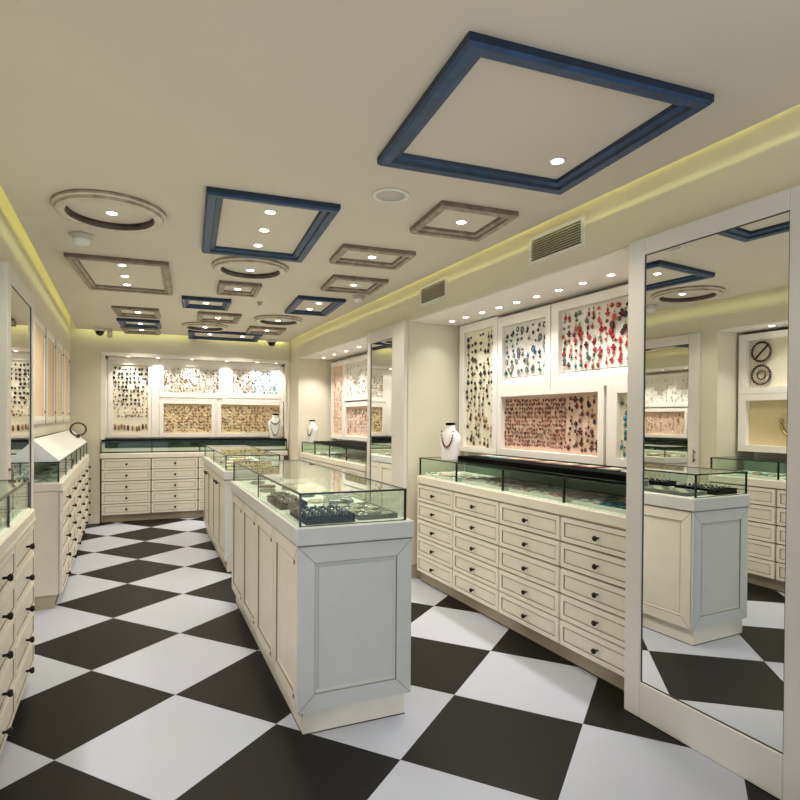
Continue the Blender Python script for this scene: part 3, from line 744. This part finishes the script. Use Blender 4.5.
m = MB(); m.bbox(-.03,.03,-.03,.03,-.11,0,'plastic_gr',.006); m.lathe([(.018,0),(.018,-.012),(.0001,-.014)], (0,-.03,-.06), 'plastic', 12, 'y')
o = m.build('alarm_sensor'); o.location = (-.16, 8.36, CZ); tag(o, 'small white sensor box beside the back left security camera', 'sensor')

# air vents on the right bulkhead
def vent(label, y, w, z, h):
    t = thing('air_vent', label, 'vent', (XR, y, z), -PI/2)
    m = MB(); m.rectprof(w, h, [(0,0),(.002,.012),(.022,.010),(.024,0)], ['plastic']*4, 'xz'); m.build('frame', t)
    m = MB(); m.box(-w/2+.024, w/2-.024, -.002, 0, -h/2+.024, h/2-.024, 'slatbk')
    n = 8
    for i in range(n):
        z_ = -h/2+.028+(h-.056)*(i+.5)/n
        m.box(-w/2+.023, w/2-.023, -.009, -.003, z_-.0035, z_+.0035, 'slat')
    m.build('louvre_grille', t)
vent('smaller dark louvred air vent on right bulkhead, farther one', 4.13, .44, 2.424, .165)
vent('larger dark louvred air vent on right bulkhead, nearer one', 2.66, .47, 2.427, .17)

# ------------------------------------------------------------------ busts and stands
def bust(label, loc, rz, s_=1.0):
    t = thing('necklace_bust', label, 'display stand', loc, rz)
    sec = [(0,.072,.05),(.012,.076,.052),(.08,.082,.05),(.15,.094,.052),(.185,.096,.05),(.215,.078,.044),(.238,.05,.038),(.262,.037,.034),(.285,.036,.033)]
    m = MB(); n = 22; b = len(m.v)
    for z, a, d in sec:
        for i in range(n):
            an = 2*PI*i/n; m.v.append((a*math.cos(an)*s_, d*math.sin(an)*s_ + (.018-.1*z)*0, z*s_))
    for q in range(len(sec)-1):
        for i in range(n):
            j=(i+1)%n; m.face((b+q*n+i,b+q*n+j,b+(q+1)*n+j,b+(q+1)*n+i), 'bust', True)
    m.face([b+i for i in range(n)], 'bust'); m.face([b+(len(sec)-1)*n+i for i in range(n)], 'bust')
    m.build('body', t)
    m = MB(); m.lathe([(.038*s_,.285*s_),(.04*s_,.29*s_),(.038*s_,.302*s_),(.0001,.304*s_)], (0,0,0), 'velvet', 18); m.build('neck_cap', t)
    return t
def necklace(label, loc, rz, c, s_=1.0, drop=.12, bead=.007, n=22, top=.235):
    m = MB()
    for i in range(n+1):
        u = i/n*2-1; x = .062*u*s_*(1-.12*u*u*u*u); z = (top-drop*(1-u*u)**.8)*s_
        y = -(.053-.012*u*u)*s_
        m.sphere((x, y-.006, z), bead*s_*(1.25 if abs(u) < .3 else 1), c, 5)
    o = m.build('necklace'); o.location = loc; o.rotation_euler = (0,0,rz); return tag(o, label, 'necklace')
bust('ivory necklace bust at the far end of the near right case', (2.36, 4.03, 1.071), R(-62)); necklace('dark red bead necklace on the near right bust', (2.36, 4.03, 1.071), R(-62), 'j_maroon', drop=.125)
bust('ivory necklace bust on the case in far right niche', (2.36, 7.80, 1.071), R(-62), 1.02); necklace('short dark pendant necklace on the far right bust', (2.36, 7.80, 1.071), R(-62), 'j_brown', drop=.14, bead=.006)
p = bl(2.06, .10)
bust('tall ivory necklace bust at right end of the back counter', (p[0], p[1], 1.101), R(-20), 1.22)
necklace('upper dark necklace on the back counter bust', (p[0], p[1], 1.101), R(-20), 'j_grey', 1.22, drop=.06, bead=.006); necklace('lower longer necklace on the back counter bust', (p[0], p[1], 1.101), R(-20), 'j_grey', 1.25, drop=.15, bead=.006, top=.19)
# loop necklace stand at the far left
t = thing('loop_stand', 'white stand at far end of the far left riser', 'display stand', (-.49, 7.90, 1.128), R(20))
m = MB(); m.lathe([(.055,0),(.055,.012),(.03,.02),(.016,.04),(.014,.055)], (0,0,0), 'bust', 18); m.build('stem', t)
m = MB(); m.tube([(-.04,0,.05),(0,0,.056),(.04,0,.05)], .009, 'bust', 8); m.build('crossbar', t)
m = MB()
for i in range(22):
    a = 2*PI*i/22; m.sphere((.085*math.cos(a), -.02, .125+.075*math.sin(a)), .013, 'j_brown' if i % 3 else 'j_black', 5)
m.sphere((0,-.02,.045), .022, 'j_black', 6)
o = m.build('bead_loop'); o.location = (-.49, 7.90, 1.128); o.rotation_euler = (0,0,R(20)); tag(o, 'dark bead loop necklace hanging on the far left white stand', 'necklace')

# tabletop easel mirror at right end of the near right ledge
t = thing('easel_mirror', 'small leaning framed easel at right end of the black ledge', 'mirror', T_R2(2.30, .15, 1.1173), -PI/2-R(70))
m = MB(); m.rectprof(.20, .26, [(0,0),(0,.014),(.016,.014),(.016,0)], ['brown_dk']*4, 'xz', (0,0,.13)); m.build('frame', t)
m = MB(); m.box(-.085,.085,-.004,.002,.015,.245,'panel_tan'); m.build('face', t)
m = MB(); m.poly([(-.01,.0,.2),(.01,.0,.2),(.01,.09,.0),(-.01,.09,.0)], 'brown_dk'); m.build('leg', t)

# ------------------------------------------------------------------ jewellery inside the cases
def bracelet_mesh(c, r=.03, tr=.006):
    m = MB(); m.tube([(r*math.cos(a), r*.9*math.sin(a), tr) for a in [2*PI*i/14 for i in range(14)]], tr, c, 6, True); return m.mesh('bracelet')
def ring_mesh(c):
    m = MB(); m.tube([(.0, .010*math.cos(a), .011+.010*math.sin(a)) for a in [2*PI*i/10 for i in range(10)]], .0022, 'silver', 5, True); m.sphere((0,0,.024), .006, c, 5); return m.mesh('ring')
_bm = {}
def bracelet(c, loc, label, group, r=.03, tr=.006, tilt=0):
    if (c, r, tr) not in _bm: _bm[c, r, tr] = bracelet_mesh(c, r, tr)
    o = link('bracelet', _bm[c, r, tr]); o.location = loc; o.rotation_euler = (0, 0, random.uniform(0, 3)); return tag(o, label, 'bracelet', group)
def tray(label, loc, rz, w, d, mat, h=.022, rim=.008):
    t = thing('jewelry_tray', label, 'tray', loc, rz)
    m = MB(); m.bbox(0, w, 0, d, 0, h*.55, mat, .002); m.build('pad', t)
    m = MB()
    for q in ((0,w,0,rim),(0,w,d-rim,d),(0,rim,rim,d-rim),(w-rim,w,rim,d-rim)): m.bbox(q[0],q[1],q[2],q[3],h*.55,h,mat,.002)
    m.build('rim', t); return t
# near right case
palR2 = [['j_white','j_pale','j_white','j_rose','silver'], ['j_taupe','j_white','j_rose','j_pale','j_white'], ['j_rose','j_white','j_rose','j_white','j_pale'], ['j_green','j_white','j_sky','j_white','j_pale']]
for k in range(4):
    p = T_R2(CW*k+.03, .03, .921)
    tray('white jewelry tray in near right case, %s from the far end' % ORD[k], p, -PI/2, CW-.06, .38, 'bed', .02)
    for j in range(3):
        for i in range(6):
            c = random.choice(palR2[k]); x = CW*k+.085+i*.087; y = .075+j*.11
            if k == 3 and i >= 2 and j < 2: c = 'j_turquoise'
            nm = c[2:] if c[:2] == 'j_' else c
            bracelet(c, T_R2(x, y, .9321+.0005), '%s bracelet in %s near right tray, row %s from front, %s from left' % (nm, ORD[k], ORD[j], ORD[i]), 'bracelets in the near right case', .032, .007)
# far right case: a few pale bracelets
for k in range(10):
    bracelet(random.choice(['j_white','silver','j_rose','j_pale']), T_R1(.2+k*.22, .10+.08*(k % 2), .921), 'pale bracelet in far right case, %s from the far end' % ORD[k], 'bracelets in the far right case', .036, .008)
# near left case
for k in range(4):
    tray('white jewelry tray in near left case, %s from the near end' % ORD[k], T_L1(CW*k+.03, .03, .921), PI/2, CW-.06, .38, 'bed', .02)
    for j in range(3):
        for i in range(4):
            c = random.choice(['silver','j_grey','j_gold','j_green']); nm = {'silver':'silver','j_grey':'grey','j_gold':'gold','j_green':'green'}[c]
            bracelet(c, T_L1(CW*k+.11+i*.13, .08+j*.11, .9326), '%s bracelet in %s near left tray, row %s from front, %s from left' % (nm, ORD[k], ORD[j], ORD[i]), 'bracelets in the near left case', .034, .006)
# far left case
for k in range(6):
    for j in range(2):
        for i in range(3):
            c = random.choice(['silver','j_grey','j_gold','j_white']); nm = {'silver':'silver','j_grey':'grey','j_gold':'gold','j_white':'white'}[c]
            bracelet(c, T_L2(CW*k+.12+i*.18, .06+j*.12, .921), '%s bracelet in far left case bay %s from near end, row %s, %s along' % (nm, ORD[k], ORD[j], ORD[i]), 'bracelets in the far left case', .045, .008)
# nearer island: black ring trays, silver bracelets, clear stands
RMS = [ring_mesh(c) for c in ('j_grey','silver','j_white')]
def ring_tray(label, which, x, y, w, d, nx, ny):
    tray(label, T_I1(x, y), I1R, w, d, 'velvet', .036, .01)
    for j in range(ny):
        for i in range(nx):
            o = link('ring', RMS[(i*3+j*5) % 3]); o.location = T_I1(x+.03+(w-.06)*i/(nx-1), y+.035+(d-.07)*j/(ny-1), .0198); o.rotation_euler = (0,0,I1R+random.uniform(-.3,.3))
            tag(o, 'silver ring in %s, row %s from front, %s from left' % (which, ORD[j], ORD[i]), 'ring', 'rings in the black trays')
ring_tray('black velvet ring tray at front corner of nearer island case', 'front black ring tray', .045, .05, .235, .30, 5, 6)
ring_tray('long black ring tray behind the front one in island case', 'second black ring tray', .03, .52, .15, .34, 3, 6)
tray('pale silver tray of bracelets at right front of island case', T_I1(.31, .08), I1R, .20, .40, 'j_grey', .024)
for j in range(6):
    for i in range(3):
        bracelet(('silver','j_grey','j_pale')[(i+j) % 3], T_I1(.345+i*.062, .125+j*.062, .0137), '%s bracelet on pale island tray, row %s from front, %s from left' % (('silver','grey','pale gold')[(i+j) % 3], ORD[j], ORD[i]), 'bracelets on the pale island tray', .026, .005)
for k, (x, y, rr, c, nm) in enumerate([(.36,.60,.045,'silver','silver'),(.44,.66,.04,'j_grey','grey'),(.28,.72,.045,'j_pale','pale gold'),(.42,.84,.05,'silver','silver'),(.30,.98,.04,'j_green','green'),(.44,1.02,.045,'silver','silver'),(.15,1.10,.05,'j_black','black'),(.36,1.16,.045,'j_pale','pale gold'),(.12,1.30,.045,'j_grey','grey'),(.27,1.34,.05,'silver','silver'),(.43,1.38,.045,'j_white','white'),(.16,1.52,.05,'j_brown','brown'),(.32,1.60,.045,'silver','silver'),(.44,1.70,.045,'j_pale','pale gold'),(.14,1.78,.05,'j_grey','grey'),(.30,1.86,.045,'j_green','green')]):
    bracelet(c, T_I1(x, y, .0003), '%s bangle lying loose in nearer island case, %s from the front' % (nm, ORD[k]), 'loose bangles in the nearer island case', rr, .009)
t = thing('acrylic_riser', 'small pale riser stand in middle of nearer island case', 'display stand', T_I1(.30, .54), I1R)
m = MB(); m.bbox(.0,.13,0,.10,.045,.051,'silver',.001); m.build('shelf', t)
for x in (.0,.124):
    m = MB(); m.box(x,x+.006,0,.1,0,.045,'silver'); m.build('leg', t)
# farther island: beige clusters of bracelets
for j in range(9):
    for i in range(5):
        c = ['j_pale','j_taupe','silver','j_grey','j_white','j_gold'][(i*2+j*5) % 6]; nm = {'j_pale':'pale gold','j_taupe':'taupe','silver':'silver','j_grey':'grey','j_white':'white','j_gold':'dark gold'}[c]
        bracelet(c, T_I2(.075+i*.084, .10+j*.21, .0003), '%s bangle in farther island case, row %s from front, %s from left' % (nm, ORD[j], ORD[i]), 'bangles in the farther island case', .04, .011)
# flat cards along the black ledge
for k in range(9):
    t = MB(); c = ['j_grey','j_sky','j_taupe','j_maroon','j_taupe','j_grey','j_maroon','j_grey','j_white'][k]
    t.bbox(-.075,.075,0,.13,0,.006,c,.001); t.box(-.05,.05,.03,.10,.006,.008,'j_pale' if c != 'j_white' else 'j_maroon')
    o = t.build('jewelry_card'); o.location = T_R2(.66+k*.185, .18, 1.1173); o.rotation_euler = (0,0,-PI/2+random.uniform(-.1,.1))
    tag(o, '%s flat jewelry card on black ledge of near right case, %s from the left' % (c[2:], ORD[k]), 'card', 'flat cards on the black ledge')

# ------------------------------------------------------------------ lights
def area(name, loc, rot, sx, sy, energy, colr):
    l = bpy.data.lights.new(name, 'AREA'); l.shape = 'RECTANGLE'; l.size = sx; l.size_y = sy; l.energy = energy; l.color = colr
    o = bpy.data.objects.new(name, l); col.objects.link(o); o.location = loc; o.rotation_euler = rot; return o
LIME = (.95, 1.0, .36)
ly = (8.53-.9)
area('cove_strip_left', (-.515, .9+ly/2, CZ+.075), (0, R(40), PI), .03, ly, 10, LIME)
area('cove_strip_right', (2.118, .9+ly/2, CZ+.075), (0, R(40), 0), .03, ly, 22, LIME)
area('cove_strip_back', (.83, 8.50, CZ+.075), (R(40), 0, 0), 2.5, .03, 1.3, LIME)
fl = area('added_ceiling_fill', (.83, 3.9, 1.55), (PI, 0, 0), 2.2, 9.0, 10, (1.0, .95, .86)); fl.data.cycles.use_multiple_importance_sampling = False  # added unseen fill aimed up at the ceiling; the shop has no lamp there
w = bpy.data.worlds.new('shopfront_daylight'); scene.world = w; w.use_nodes = True
bg = w.node_tree.nodes['Background']; bg.inputs['Color'].default_value = (.82, .90, 1.0, 1); bg.inputs['Strength'].default_value = 1.65

# ------------------------------------------------------------------ camera
f_px, pitch, roll, cyp, yaw = 582.6, R(-.465), R(.412), 423.9, R(25.4)
B_ = Matrix(((1,0,0),(0,0,1),(0,-1,0)))
P_ = Matrix(((1,0,0),(0,math.cos(pitch),math.sin(pitch)),(0,-math.sin(pitch),math.cos(pitch))))
R_ = Matrix(((math.cos(roll),math.sin(roll),0),(-math.sin(roll),math.cos(roll),0),(0,0,1)))
W_ = Matrix(((math.cos(yaw),-math.sin(yaw),0),(math.sin(yaw),math.cos(yaw),0),(0,0,1)))
MM = (R_ @ P_ @ B_ @ W_).transposed()
cam = bpy.data.cameras.new('camera'); co = bpy.data.objects.new('camera', cam); col.objects.link(co)
co.matrix_world = Matrix.Translation((0,0,1.4)) @ MM.to_4x4()
cam.sensor_width = 36; cam.lens = f_px/800*36; cam.shift_y = (cyp-400)/800; cam.clip_start = .01
scene.camera = co
scene.view_settings.view_transform = 'Standard'
scene.view_settings.look = 'None'
scene.view_settings.exposure = 0.45
try:
    scene.cycles.max_bounces = 10; scene.cycles.transparent_max_bounces = 24; scene.cycles.caustics_reflective = False; scene.cycles.caustics_refractive = False
    scene.cycles.sample_clamp_indirect = 4
except Exception: pass
print('earrings', ecount)
